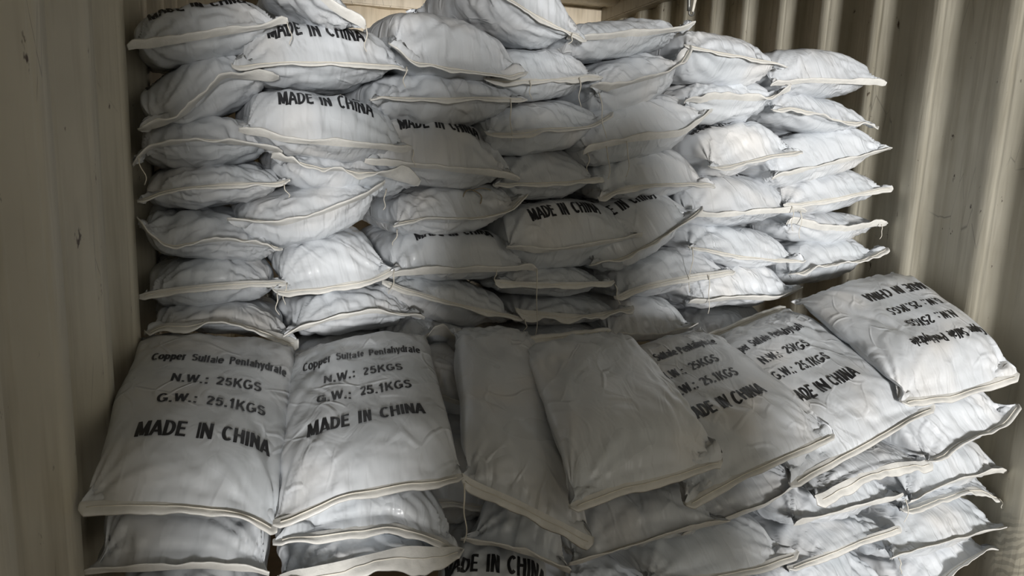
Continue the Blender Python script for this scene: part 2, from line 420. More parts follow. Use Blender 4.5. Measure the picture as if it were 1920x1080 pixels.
SACKS = {}
def sack(key, label, group, seam, back, top, bottom, n=2.7, R=0.115, Rb=0.15, hem=0.012, n0=1.35, hem_tilt=None, hem_wave=0.006,
         wr=1.5, prints=None, flip=False, sag=0.0, seed=None, threads=(), back_hem=False, k=0.20, cream=True, ears=0.0, pshift=0.0, px_off=0.0, tscale=1.0):
    """seam: 3-D points of the front hem line; back: (left, right) points of the rear hem; top / bottom: heights of the body above and
    below the mid of the chord between them, measured along the sack's own normal"""
    seed = seed if seed is not None else len(SACKS)*3+1
    if hem_tilt is None: hem_tilt = (-0.75, 0.7, -0.5, 0.95)[seed % 4]
    seam = np.asarray(seam, float); back = np.asarray(back, float)
    FL, FR, BL, BR = seam[0], seam[-1], back[0], back[-1]
    origin = (FL+FR)/2
    wdir = _n(FR-FL); ldir = ((BL+BR)/2-(FL+FR)/2); L = np.linalg.norm(ldir); ldir = ldir/L
    nrm = np.cross(wdir, ldir); nrm = _n(nrm)
    if nrm[2] < 0: nrm = -nrm
    W = np.linalg.norm(FR-FL)/2
    H = (top-bottom)/2; shift = (top+bottom)/2
    us = np.linspace(-1, 1, 81)
    S = smooth_curve(seam, us); chord = FL+(FR-FL)*((us+1)/2)[:, None]
    wave = S-chord
    hf = lambda tau, r: (1-(1-np.minimum(tau/r, 1))**2)**0.62
    s = _s; tf = s*L; tb = (1-s)*L
    hh = H*hf(tf, R)*hf(tb, Rb)
    hh = np.maximum(hh, 0.0015)
    Wb = np.linalg.norm(BR-BL)/2
    Ws = W*(1-s)+Wb*s
    wf = 1-k*hh/Ws
    c, sn = np.cos(_a), np.sin(_a)
    te = np.minimum(tf, tb)
    nn_s = n0+(n-n0)*np.clip(te/0.10, 0, 1)**0.7           # pointed ears at the sewn ends, full in the middle
    ex = (2/nn_s)[None, :]
    U = np.sign(c)[:, None]*np.abs(c)[:, None]**ex*wf[None, :]
    Z = np.sign(sn)[:, None]*np.abs(sn)[:, None]**ex*hh[None, :]
    q = ((U+1)/2)[..., None]; ss = s[None, :, None]
    P = (FL+(FR-FL)*q)*(1-ss)+(BL+(BR-BL)*q)*ss
    fade = np.exp(-tf/0.11)[None, :, None]*np.ones_like(U)[..., None]
    wv = np.stack([np.interp(U, us, wave[:, i]) for i in range(3)], -1)
    P = P+wv*fade
    sh = shift*(1-np.exp(-tf/0.045))*(1-np.exp(-tb/0.06))
    P = P+nrm*(Z+sh[None, :]-sag*(U**2)*(1-np.exp(-tf/0.1))[None, :])[..., None]
    # wrinkles
    X = U*Ws[None, :]; Yl = np.broadcast_to(tf[None, :], U.shape)
    side = (Z < 0)*31.7
    d = np.zeros_like(U)
    for tau, sd in ((tf, 0), (tb, 5)):
        T = np.broadcast_to(tau[None, :], U.shape)
        warp = perlin(X*9, T*9, seed+sd)*0.05
        amp = np.exp(-T/0.075)*np.minimum(1, T/0.012)
        d -= wr*0.0075*amp*ridge(perlin((X+warp)*31+side, T*4, seed+1+sd), 4.0)
        d -= wr*0.0035*amp*perlin((X+warp)*45+side, T*6, seed+2+sd)
        for cs in (-1, 1):
            dx = X-cs*Ws[None, :]; r = np.sqrt(dx**2+T**2)+1e-4; th = np.arctan2(T, -cs*dx)
            d -= wr*0.010*np.exp(-r/0.13)*np.minimum(1, r/0.03)*ridge(perlin(th*4.2+side+cs*3, r*5, seed+3+sd), 4)
    d += 0.006*perlin(X*6+side, Yl*5, seed+7)+0.004*perlin(X*13+side, Yl*9, seed+8)
    mk = np.clip(perlin(X*4, Yl*4, seed+12)*2.5+0.25, 0, 1)
    d -= wr*0.0060*mk*ridge(perlin(X*10+Yl*5+side, Yl*3.5-X*2, seed+9), 7)
    d -= wr*0.0050*mk*ridge(perlin(X*16-Yl*7+side, Yl*6+X*4, seed+10), 7)
    d *= np.minimum(1, hh/0.02)[None, :]
    ga = np.roll(P, -1, 0)-np.roll(P, 1, 0); gs = np.gradient(P, axis=1)
    nv = np.cross(gs, ga); nv /= np.linalg.norm(nv, axis=2)[..., None]+1e-9
    if np.mean((nv*nrm).sum(-1)[5:NT-5, NS//2]) < 0: nv = -nv
    P = P+nv*d[..., None]
    # crumpled ears
    cr = np.exp(-np.minimum(tf, 1)/0.05)[None, :]*np.clip((np.abs(U)-0.72)/0.28, 0, 1)
    P = P+nrm*(cr*(0.020*perlin(X*14, Yl*16, seed+20)+ears*0.05))[..., None]
    root = bpy.data.objects.new('woven_sack', None); COL.objects.link(root)
    root.location = origin; root.empty_display_size = 0.05
    root['label'] = label; root['category'] = 'sack'; root['group'] = group
    uv = np.stack([X+np.where(Z < 0, 2.0, 0.0), Yl], -1).reshape(-1, 2)
    body = link('body', mesh_from('body', (P-origin).reshape(-1, 3), QUADS, MAT_SACK, uv=uv), root)
    # hems
    def make_hem(line, out, length, tilt, sd):
        u = us[::1]; rows = 4
        wob = hem_wave*(perlin(u*2.3, np.zeros_like(u), sd)*1.8+0.5*perlin(u*7.0, np.zeros_like(u)+3, sd))
        ang = tilt+0.9*perlin(u*2.6, np.zeros_like(u)+9, sd)*(1 if length > .03 else .5)
        earlift = ears*0.05*np.clip((np.abs(u)-0.72)/0.28, 0, 1)+np.clip((np.abs(u)-0.72)/0.28, 0, 1)*0.02*perlin(u*W*14, np.zeros_like(u), seed+20)
        vt = []; vb = []
        for r in range(rows+1):
            e = -0.006+(length+0.006)*r/rows
            cur = max(e, 0)
            o = out[None]*np.cos(ang)[:, None]+nrm[None]*np.sin(ang)[:, None]
            e = e*np.clip((1-np.abs(u))/0.10+0.3, 0, 1)[:, None] if r else e
            p = line+o*e+nrm[None]*(wob*cur/max(length, 1e-3)+earlift)[:, None]
            th = 0.0022 if r < rows else 0.0016
            vt.append(p+nrm*th); vb.append(p-nrm*th)
        m = len(u); V = np.concatenate(vt+vb); f = []
        o2 = m*(rows+1)
        for r in range(rows):
            for i in range(m-1):
                a0 = r*m+i
                f.append((a0, a0+1, a0+m+1, a0+m)); f.append((o2+a0, o2+a0+m, o2+a0+m+1, o2+a0+1))
        for i in range(m-1):
            a0 = rows*m+i; f.append((a0, a0+1, o2+a0+1, o2+a0))
        for r in range(rows):
            for i in (0, m-1):
                a0 = r*m+i; f.append((a0, a0+m, o2+a0+m, o2+a0))
        h = link('sewn_hem', mesh_from('sewn_hem', V-origin, np.array(f, np.int32), MAT_HEM), root)
        st = (vt[2]+nrm*0.0008)[3:-3]
        tv, tfc = tube(st[::2]-origin, 0.0012, 4)
        link('stitching', mesh_from('stitching', tv, tfc, MAT_THREAD), h)
    make_hem(S, -ldir, hem, hem_tilt, seed+40)
    if back_hem:
        make_hem(BL+(BR-BL)*((us+1)/2)[:, None], ldir, 0.02, 0.5, seed+41)
    # print
    if prints:
        for li in prints:
            words, base = LINES[li]; base = base-pshift*(0 if flip else 1)+pshift*(1 if flip else 0)
            for tv, tfc in words:
                x = tv[:, 0]*tscale+px_off; y = tv[:, 1].copy()
                if flip:
                    x = -x; yy = L*(1-base)-y
                else:
                    yy = base*L+y
                sq = np.clip(yy/L, 0.0, 1)
                wloc = np.interp(sq, s, Ws*wf)
                cc = np.clip(np.abs(x)/wloc, 0, 0.999)**(np.interp(sq, s, nn_s)/2)
                al = np.arccos(np.sign(x)*cc)
                fi = np.clip(al/np.pi*NT, 0, NT-1e-6); fj = np.clip(np.interp(sq, s, np.arange(NS+1)), 0, NS-1e-6)
                i0 = fi.astype(int); j0 = fj.astype(int); di = (fi-i0)[:, None]; dj = (fj-j0)[:, None]
                i1 = (i0+1) % NA
                p = (P[i0, j0]*(1-di)+P[i1, j0]*di)*(1-dj)+(P[i0, j0+1]*(1-di)+P[i1, j0+1]*di)*dj
                p = p+nv[i0, j0]*0.0014
                link('printed_word', mesh_from('printed_word', p-origin, tfc, MAT_INK, smooth=False), root)
    for (ut, ln, drift) in threads:
        p0 = S[int(round((ut+1)/2*80))]-ldir*hem*0.8
        m = 12; tt = np.linspace(0, 1, m); rng = np.random.RandomState(seed+int(ln*1000))
        pts = np.stack([p0[0]+drift*tt+0.006*np.sin(tt*7+rng.rand()*6)*tt, p0[1]-0.012*np.minimum(tt*4, 1)+0*tt, p0[2]-ln*tt], -1)
        tv, tfc = tube(pts-origin, np.linspace(0.0016, 0.0010, m), 4)
        link('loose_thread', mesh_from('loose_thread', tv, tfc, MAT_THREAD), root)
    SACKS[key] = root
    return root

XS_BACK = ([240, 700, 980, 1300, 1660], [1.80, 1.87, 1.94, 2.03, 2.12])
def Yb(x): return float(np.interp(x, *XS_BACK))
def flat_sack(key, label, group, px, top, bot, dy=0.0, L=0.54, Yfn=Yb, rise=0.0, wide=0.0, **kw):
    """sack lying on the pile with its end towards the camera. px: pixels of the hem line; top, bot: pixel rows of the body's upper and lower
    outline in the middle; dy: nearer (-) or farther (+); rise: how much higher (m) the rear end lies; wide: extra half width (px)"""
    Ys = [Yfn(x)+dy if not isinstance(dy, tuple) else Yfn(x)+dy[0]+(dy[1]-dy[0])*(x-px[0][0])/(px[-1][0]-px[0][0]) for x, _ in px]
    pts = np.array([at(x, y, Y) for (x, y), Y in zip(px, Ys)])
    FL, FR = pts[0], pts[-1]
    xm = (px[0][0]+px[-1][0])/2; Ym = (Ys[0]+Ys[-1])/2
    ztop = at(xm, top, Ym+0.085)[2]; zbot = at(xm, bot, Ym+0.045)[2]
    zc = (FL[2]+FR[2])/2
    wd = _n(FR-FL); ld = np.array([-wd[1], wd[0], 0]); ld = _n(ld); ld[2] = rise/L
    ld = _n(ld)
    tilt = np.array([0, 0, 1.0])
    BL, BR = FL+ld*L, FR+ld*L
    hx = 0.04*(ztop-zbot)
    return sack(key, label, group, pts, (BL, BR), ztop-zc-rise*0.16+hx, zbot-zc-rise*0.08-hx, **kw)

# ------------------------------------------------------------------ rear pile: seven columns, top row first
GR = 'sacks of the tall rear pile'
ALLP = (0, 1, 2, 3)
REAR = [
 # key, label, hem pixels, top, bottom, options
 ('1a', 'white woven sack with straight cream hem, topmost against the left wall',
  [(240, 92), (400, 64), (541, 42)], 0, 112, dict(pshift=0.15, prints=ALLP, dy=-.01, threads=((.98, .05, .01),))),
 ('1b', 'sack with hem folded into a steep slanting flap, second down by the left wall',
  [(256, 238), (300, 236), (345, 215), (420, 142), (525, 150)], 116, 226, dict(dy=.0, hem=.0263, hem_tilt=.3, pshift=0.04, prints=ALLP, hem_wave=.012)),
 ('1c', 'sack with arched hem and hanging corner ear, third down by the left wall',
  [(248, 308), (275, 277), (370, 262), (480, 272), (530, 290)], 225, 324, dict(dy=.0, hem=.0225, hem_tilt=.2, threads=((-.9, .06, .015),))),
 ('1d', 'smooth sack with straight shiny hem, fourth down by the left wall',
  [(257, 377), (320, 357), (430, 346), (545, 345)], 306, 398, dict(dy=.0, prints=None, threads=((.9, .03, .01),))),
 ('1e', 'sack with sagging wavy hem, fifth down by the left wall',
  [(256, 410), (280, 440), (312, 463), (430, 449), (530, 465)], 392, 494, dict(dy=.0, hem=.0225, hem_tilt=.3, hem_wave=.012)),
 ('1f', 'plump sack with low straight hem, sixth down by the left wall',
  [(260, 555), (350, 541), (440, 533), (540, 530)], 486, 588, dict(dy=.0, threads=((.98, .05, -.01),))),
 ('1g', 'flattened sack with crumpled hem flap, directly above the printed sack nearest the left wall',
  [(270, 628), (310, 608), (440, 606), (560, 640)], 572, 650, dict(dy=-.02, hem=.0338, hem_tilt=-.2, hem_wave=.02)),
 ('2a', 'white sack with printed line on top and gathered hem, highest in the second column',
  [(434, 124), (560, 117), (660, 119), (764, 126)], 40, 168, dict(pshift=0.2, prints=ALLP, dy=-.03, threads=((.98, .05, -.01),))),
 ('2b', 'sack with made in china print above its hem, second down in the second column',
  [(448, 238), (530, 262), (650, 270), (772, 281)], 168, 297, dict(pshift=0.18, prints=ALLP, dy=-.05, threads=((.99, .04, .0),))),
 ('2c', 'sack with zigzag crumpled hem, third down in the second column',
  [(508, 298), (560, 305), (610, 318), (690, 322), (786, 346)], 285, 372, dict(dy=.0, hem=.0263, hem_wave=.025, hem_tilt=.2)),
 ('2d', 'sack with rolled hem rising to one corner, fourth down in the second column',
  [(428, 420), (480, 414), (525, 422), (610, 398), (724, 352)], 350, 454, dict(dy=-.03, hem=.0225, hem_tilt=.4, threads=((.98, .05, -.01),), ears=.3)),
 ('2e', 'wrinkled sack bulging down over its low hem, fifth down in the second column',
  [(512, 548), (600, 541), (700, 525), (739, 502)], 440, 548, dict(dy=-.02, hem=.0165, rise=.03, threads=((-.95, .05, .0), (.97, .06, -.01)))),
 ('2f', 'bluish sack with bowed cream hem, sixth down in the second column',
  [(530, 628), (620, 597), (700, 585), (796, 594)], 545, 640, dict(dy=-.03)),
 ('2g', 'pale blue sack showing as a sliver behind the second printed sack',
  [(530, 668), (640, 650), (752, 645)], 626, 690, dict(dy=.0)),
 ('3a', 'large domed sack with broad flat hem flap, topmost in the third column',
  [(728, 92), (770, 116), (880, 134), (986, 148)], 20, 152, dict(dy=-.05, hem=.0225, hem_tilt=-.3, R=.18, ears=.4)),
 ('3b', 'lens shaped sack with two pointed ears, second down in the third column',
  [(694, 184), (800, 186), (900, 184), (988, 186)], 136, 236, dict(dy=-.02, threads=((.75, .11, .0),))),
 ('3c', 'sack with print fading under its neighbour, third down in the third column',
  [(684, 302), (760, 309), (870, 320), (975, 334)], 222, 352, dict(pshift=0.165, prints=ALLP, dy=-.02)),
 ('3d', 'sack with a rolled hem and raised ear, fourth down in the third column',
  [(738, 430), (782, 411), (880, 411), (940, 403), (990, 375)], 346, 442, dict(dy=-.01, hem=.0188, hem_tilt=.2, ears=.3, threads=((-.98, .04, -.01),))),
 ('3e', 'sack with long straight hem, fifth down in the third column',
  [(726, 513), (820, 509), (920, 505), (1007, 503)], 432, 530, dict(pshift=0.13, prints=ALLP, dy=-.02, threads=((.4, .04, -.01), (.98, .20, .0)))),
 ('3f', 'sack with hem sloping down to one side, sixth down in the third column',
  [(716, 530), (800, 556), (900, 582), (984, 598)], 520, 612, dict(dy=-.01, threads=((.98, .03, .0),))),
 ('3g', 'crumpled sack in the gap between the second printed sack and the narrow blank sack',
  [(700, 680), (760, 640), (815, 625), (930, 650)], 600, 700, dict(dy=.02, hem=.0300, hem_tilt=.6, hem_wave=.03)),
 ('4a', 'dim sack with curled hem corner, topmost in the middle column',
  [(908, 153), (980, 152), (1050, 150), (1130, 140)], 90, 190, dict(dy=.0, hem_wave=.01, threads=((.55, .08, .0), (-.3, .05, .0)))),
 ('4b', 'dim sack with drooping wide hem flap, second down in the middle column',
  [(910, 252), (960, 250), (1030, 240), (1100, 240), (1148, 218)], 190, 288, dict(dy=-.02, hem=.0263, hem_tilt=-.3, ears=.2)),
 ('4c', 'dim wrinkled sack, third down in the middle column',
  [(925, 347), (1000, 344), (1060, 342), (1132, 335)], 280, 378, dict(dy=.02)),
 ('4d', 'dim sack with upward slanting made in china print, fourth down in the middle column',
  [(950, 458), (1005, 472), (1100, 462), (1204, 440)], 376, 500, dict(pshift=0.17, prints=ALLP, dy=-.03)),
 ('4e', 'dim thin sack with straight hem, fifth down in the middle column',
  [(928, 530), (1007, 534), (1080, 534), (1152, 531)], 494, 562, dict(dy=-.01, threads=((.98, .06, .01),))),
 ('4f', 'dim sack with ragged drooping flap, sixth down in the middle column',
  [(966, 582), (1030, 590), (1100, 594), (1188, 578)], 556, 616, dict(dy=.0, hem=.0225, hem_tilt=-.5, hem_wave=.02)),
 ('4g', 'dark sack in the hollow beneath the ragged flap, bottom of the middle column',
  [(960, 655), (1060, 650), (1190, 650)], 610, 690, dict(dy=.04)),
 ('5a', 'sack with flat top and pointed upturned ear, topmost in the fifth column',
  [(1064, 74), (1130, 69), (1220, 62), (1304, 50)], 36, 110, dict(dy=-.02, ears=.1)),
 ('5b', 'sack with hem curving up into a tall ear flap, second down in the fifth column',
  [(1112, 176), (1180, 158), (1250, 138), (1296, 104)], 106, 208, dict(dy=-.02, hem=.0300, hem_tilt=.3, ears=.5, threads=((-.97, .12, .02),))),
 ('5c', 'sack with gathered corner hanging to one side, third down in the fifth column',
  [(1094, 288), (1130, 274), (1180, 262), (1280, 252), (1336, 208)], 184, 298, dict(dy=-.03, hem=.0150, threads=((-.97, .05, .0), (-.7, .09, .01), (-.4, .1, .005)))),
 ('5d', 'dim boxy sack with straight hem, fourth down in the fifth column',
  [(1122, 373), (1175, 351), (1260, 344), (1340, 345)], 284, 382, dict(dy=-.01, hem=.0165)),
 ('5e', 'dim sack with long diagonal hem, fifth down in the fifth column',
  [(1106, 498), (1170, 483), (1250, 440), (1316, 392)], 366, 488, dict(dy=-.03, pshift=0.15, prints=ALLP, hem=.0263, hem_tilt=.2, ears=.1)),
 ('5f', 'dim sack with pointed side ear, sixth down in the fifth column',
  [(1152, 556), (1220, 534), (1290, 519), (1378, 508)], 476, 562, dict(dy=-.02, hem=.0165, threads=((.5, .12, .0),))),
 ('5g', 'dim slumped sack with low hem, bottom of the fifth column',
  [(1140, 632), (1210, 634), (1260, 628), (1308, 612)], 556, 640, dict(dy=-.02, rise=.03, hem=.0188)),
 ('6a', 'bright sack with hem tilting down, topmost in the sixth column',
  [(1284, 86), (1340, 98), (1410, 110), (1476, 124)], 68, 164, dict(dy=-.02, prints=None)),
 ('6b', 'bright sack with curled hem corner, second down in the sixth column',
  [(1284, 196), (1337, 184), (1430, 186), (1482, 174)], 152, 238, dict(dy=-.01, hem=.0188, hem_wave=.012, ears=.2)),
 ('6c', 'creased sack with upside-down print on top, third down in the sixth column',
  [(1330, 318), (1390, 306), (1440, 292), (1502, 284)], 230, 326, dict(dy=-.04, prints=ALLP, flip=True, hem=.0225, hem_tilt=-.3)),
 ('6d', 'bright sack with print across its shoulder, fourth down in the sixth column',
  [(1286, 402), (1350, 404), (1420, 398), (1512, 394)], 326, 432, dict(dy=.0, prints=ALLP, flip=True, R=.2, threads=((.85, .09, .0),))),
 ('6e', 'smooth bright sack with faint hem, fifth down in the sixth column',
  [(1292, 462), (1390, 481), (1440, 487), (1510, 490)], 424, 502, dict(dy=-.01, threads=((-.98, .14, -.01),))),
 ('6f', 'bright sack with twisted ear beside the big upside-down printed sack, sixth in its column',
  [(1292, 570), (1380, 558), (1450, 561), (1504, 545)], 496, 580, dict(dy=-.02, hem=.0150, ears=.2)),
 ('6g', 'pale bluish sack showing behind the tops of the shaded printed sacks',
  [(1290, 655), (1380, 640), (1470, 615)], 574, 670, dict(dy=.02)),
 ('7a', 'bright sack ending in a sharp point, topmost by the right wall',
  [(1446, 160), (1513, 151), (1590, 153), (1662, 157)], 94, 184, dict(dy=.0, prints=ALLP, flip=True, ears=.05)),
 ('7b', 'bright sack with drooping crumpled ear, second down by the right wall',
  [(1448, 204), (1493, 202), (1563, 226), (1646, 234)], 178, 248, dict(dy=.0, hem=.0210, hem_wave=.016, hem_tilt=-.3)),
 ('7c', 'bright sack with hem rising to an upturned tip, third down by the right wall',
  [(1448, 334), (1520, 316), (1590, 300), (1672, 278)], 244, 340, dict(dy=-.01, prints=ALLP, flip=True, ears=.1)),
 ('7d', 'bright sack with sharp upturned corner, fourth down by the right wall',
  [(1470, 388), (1560, 374), (1610, 364), (1674, 350)], 322, 406, dict(dy=.0, threads=((-.9, .08, .0),))),
 ('7e', 'bright sack with sagging hem and knobbly ear, fifth down by the right wall',
  [(1476, 412), (1530, 427), (1590, 432), (1664, 416)], 394, 456, dict(dy=.0, hem=.0188, hem_wave=.01, threads=((.8, .05, -.01),))),
 ('7f', 'bright sack with curled knotted ear, resting on the upside-down printed sack',
  [(1480, 518), (1530, 500), (1610, 490), (1662, 468)], 448, 534, dict(dy=-.01, hem=.0300, hem_tilt=.2, hem_wave=.02, ears=.2)),
]
for key, label, px, top, bot, kw in REAR:
    flat_sack(key, label, GR, px, top, bot, **kw)
flat_sack('t1', 'sack tilted across the very top of the pile above the second column', GR,
          [(500, -62), (570, -28), (640, 26), (686, 50)], -40, 40, dy=-.04, hem=.0150, threads=((.97, .06, .0),))
flat_sack('t2', 'glossy sack leaning over the domed sack at the top of the pile', GR,
          [(890, -40), (985, 18), (1060, 60), (1100, 74)], -62, 66, dy=-.04, threads=((.7, .03, -.01),))
flat_sack('t3', 'shaded sack behind the domed sack at the top of the pile', GR,
          [(690, 95), (780, 80), (900, 60)], 40, 130, dy=.2, L=.45)

# ------------------------------------------------------------------ front pile: slanting printed sacks on top
GF = 'sacks lying slanted on the low front pile'
def quad_sack(key, label, FLp, FRp, BLp, BRp, mid=(), H=.06, shift=.02, **kw):
    """four corners, each (x, y, depth); mid: more hem pixels (x, y, depth)"""
    seam = [at(*FLp)]+[at(*m) for m in mid]+[at(*FRp)]
    return sack(key, label, GF, seam, (at(*BLp), at(*BRp)), H+shift, -H+shift, **kw)
QK = dict(k=0.04, n=2.6, hem=.017)
quad_sack('A', 'grey-white printed sack lying slanted beside the left wall', (148, 945, 1.205), (522, 985, 1.195), (264, 634, 1.85), (556, 652, 1.85),
          mid=((300, 944, 1.20), (420, 955, 1.197)), prints=ALLP, pshift=.085, px_off=.012, R=.16, Rb=.13, H=.052, seed=401, wr=.8, hem_tilt=-.15, **QK)
quad_sack('B', 'second printed sack from the left wall with bowed crease beside its print', (512, 985, 1.187), (868, 898, 1.235), (546, 662, 1.83), (800, 630, 1.86),
          mid=((640, 928, 1.20), (760, 905, 1.218)), prints=ALLP, pshift=.04, R=.16, Rb=.13, H=.052, seed=407, wr=.6, threads=((.99, .11, .0),), hem_tilt=-.1, **QK)
quad_sack('C', 'narrow blank dim sack between printed sack and wide blank sack', (862, 898, 1.263), (1112, 1016, 1.140), (842, 618, 1.83), (990, 622, 1.83),
          mid=((960, 940, 1.219),), R=.16, Rb=.16, H=.052, seed=413, hem_tilt=-.7, wr=1.2, **QK)
quad_sack('D', 'wide blank dim sack on top, overlapping both neighbours', (1068, 950, 1.123), (1354, 862, 1.263), (962, 648, 1.72), (1150, 624, 1.78),
          mid=((1160, 915, 1.167), (1260, 890, 1.210)), R=.18, Rb=.16, H=.054, shift=.03, seed=419, back_hem=True, hem_tilt=-.2, wr=1.3, **QK)
quad_sack('E', 'shaded printed sack tucked under the wide blank sack', (1284, 944, 1.193), (1564, 812, 1.370), (1105, 680, 1.76), (1312, 614, 1.90),
          mid=((1400, 885, 1.272),), prints=ALLP, tscale=1.22, px_off=-.012, R=.16, Rb=.13, H=.048, shift=.015, seed=425, hem_tilt=-.1, wr=1.2, **QK)
quad_sack('F', 'printed sack half shaded, between shaded printed sack and upside-down one', (1482, 905, 1.290), (1752, 758, 1.478), (1285, 655, 1.86), (1474, 578, 2.0),
          mid=((1610, 836, 1.379),), prints=ALLP, tscale=1.22, px_off=-.02, R=.16, Rb=.13, H=.048, shift=.015, seed=431, back_hem=True, hem_tilt=-.1, wr=1.2, **QK)
quad_sack('G', 'big sack with upside-down print lying against the right wall', (1690, 750, 1.452), (1908, 700, 1.53), (1482, 566, 1.98), (1672, 512, 2.05),
          mid=((1790, 738, 1.50),), prints=ALLP, flip=True, px_off=-.045, tscale=1.2, pshift=.03, R=.16, Rb=.13, H=.056, shift=.03, seed=437, hem_tilt=-.2, wr=1.2, k=0.04, n=2.6, hem=.0225)

# ------------------------------------------------------------------ front pile: the layers beneath
GL = 'sacks in the lower layers of the front pile'
XS_FR = ([150, 520, 860, 1090, 1300, 1500, 1720, 1900], [1.255, 1.25, 1.29, 1.20, 1.24, 1.32, 1.44, 1.53])
def Yfr(x): return float(np.interp(x, *XS_FR))
LOW = [
 ('A2', 'smooth plump sack right under the printed sack by the left wall',
  [(156, 1066), (240, 1068), (380, 1062), (506, 1068)], 945, 1080, dict(dy=.0, R=.10, n=4, n0=3, k=0)),
 ('A3', 'sack at the bottom edge below the smooth plump sack by the left wall',
  [(170, 1160), (330, 1160), (510, 1160)], 1068, 1190, dict(dy=.0)),
 ('B2', 'sack with pinkish stains under the second printed sack',
  [(512, 1015), (600, 1002), (740, 985), (862, 1024)], 905, 1030, dict(dy=.02, hem=.0188, hem_tilt=-.3)),
 ('B3', 'sack with crumpled wide hem under the pink stained sack',
  [(520, 1085), (640, 1060), (760, 1030), (868, 1036)], 1000, 1110, dict(dy=.0, hem=.0300, hem_wave=.02)),
 ('C2', 'dark wrinkled sack under the narrow blank sack',
  [(862, 1014), (930, 1020), (1000, 1040), (1070, 1072)], 925, 1060, dict(dy=.03)),
 ('C3', 'dark sack with made in china print at the bottom edge',
  [(790, 1150), (900, 1160), (1050, 1180)], 1042, 1190, dict(dy=-.02, prints=(3,), pshift=.15, R=.14)),
 ('D2', 'dark gathered sack under the wide blank sack',
  [(1066, 1060), (1160, 1030), (1260, 1000), (1368, 976)], 910, 1040, dict(dy=.05)),
 ('D3', 'dark sack showing as a sliver at the bottom between dark gathered sacks',
  [(1070, 1150), (1150, 1140), (1240, 1120)], 1040, 1160, dict(dy=.1)),
 ('E2', 'dark sack with ridged folds under the shaded printed sack',
  [(1280, 996), (1367, 972), (1440, 945), (1518, 892)], 872, 975, dict(dy=.07)),
 ('E3', 'dark sack with stray print mark and ragged hem at the bottom',
  [(1210, 1096), (1330, 1080), (1420, 1064), (1496, 1036)], 980, 1085, dict(dy=.05, hem=.0165, prints=(3,))),
 ('E4', 'dark sack at the bottom edge below the ragged hem sack',
  [(1230, 1180), (1380, 1160), (1500, 1120)], 1080, 1190, dict(dy=.08)),
 ('F1', 'sack with flattened shiny flap just under the half shaded printed sack',
  [(1530, 935), (1620, 890), (1680, 872), (1746, 868)], 838, 915, dict(dy=.04, hem=.0225, hem_wave=.015)),
 ('F2', 'plump bright sack with broad folded side flap, second under the half shaded printed sack',
  [(1490, 985), (1540, 968), (1610, 950), (1692, 932)], 872, 985, dict(dy=.05, hem=.0150, threads=((.98, .06, .0),))),
 ('F3', 'bright sack with fanned wrinkles along its hem, third under the half shaded printed sack',
  [(1478, 1068), (1560, 1036), (1630, 1008), (1690, 990)], 966, 1066, dict(dy=.05)),
 ('F4', 'bright sack at the bottom edge below the fan wrinkled sack',
  [(1480, 1150), (1580, 1120), (1680, 1090)], 1030, 1150, dict(dy=.05)),
 ('G1', 'sack with upturned rolled hem directly under the upside-down printed sack',
  [(1738, 872), (1793, 832), (1870, 800), (1906, 764)], 730, 850, dict(dy=.0, hem=.0225, hem_tilt=.2, prints=ALLP, flip=True, ears=.3)),
 ('G2', 'smooth bright sack with straight hem, second under the upside-down printed sack',
  [(1706, 940), (1760, 912), (1810, 896), (1890, 880)], 822, 935, dict(dy=.03)),
 ('G3', 'thin sack with hooked flap hanging by the right wall',
  [(1690, 960), (1760, 934), (1830, 914), (1878, 938)], 880, 965, dict(dy=.06, hem=.0225, hem_tilt=-.2, hem_wave=.015, threads=((.8, .03, .0),))),
 ('G4', 'bright sack with sharp corner point near the right wall, fourth under the upside-down print',
  [(1672, 1044), (1740, 1024), (1810, 1006), (1896, 986)], 940, 1044, dict(dy=.0, threads=((-.95, .04, .0),))),
 ('G5', 'shadowed sack with crumpled hem flap at the bottom right corner',
  [(1690, 1130), (1760, 1085), (1800, 1056), (1862, 1024)], 1000, 1110, dict(dy=.05, hem=.0300, hem_tilt=.3, hem_wave=.02)),
]
LOW.append(('BC', 'shadowed sack deep in the gap between the second printed sack and the narrow blank sack',
  [(760, 775), (830, 745), (920, 775)], 690, 840, dict(dy=.36)))
LOW.append(('BD', 'shadowed sack low in the dark hollow left of the dark wrinkled sack',
  [(740, 960), (830, 940), (950, 960)], 830, 1010, dict(dy=.14)))
for key, label, px, top, bot, kw in LOW:
    flat_sack(key, label, GL, px, top, bot, Yfn=Yfr, **kw)

# ------------------------------------------------------------------ photographer in the doorway; unseen second person, skirts and pallet added to cast shade
def skin_mesh(name, joints, edges, levels=2, root=0):
    me = bpy.data.meshes.new(name)
    me.from_pydata([j[:3] for j in joints], edges, [])
    o = bpy.data.objects.new(name, me); COL.objects.link(o)
    sk = o.modifiers.new('skin', 'SKIN'); sk.use_smooth_shade = True
    for i, j in enumerate(joints):
        r = j[3] if isinstance(j[3], tuple) else (j[3], j[3])
        me.skin_vertices[0].data[i].radius = r
        me.skin_vertices[0].data[i].use_root = (i == root)
    o.modifiers.new('sub', 'SUBSURF').levels = levels
    dg = bpy.context.evaluated_depsgraph_get()
    m2 = bpy.data.meshes.new_from_object(o.evaluated_get(dg)); m2.name = name
    bpy.data.objects.remove(o)
    m2.polygons.foreach_set('use_smooth', np.ones(len(m2.polygons), dtype=bool))
    return m2
MAT_SKIN = flat_material('skin', (0.45, 0.29, 0.21), 0.5)
MAT_COAT = flat_material('dark_jacket', (0.030, 0.032, 0.038), 0.8)
MAT_TROU = flat_material('dark_trousers', (0.030, 0.034, 0.05), 0.85)
MAT_HAIR = flat_material('black_hair', (0.012, 0.010, 0.009), 0.6)
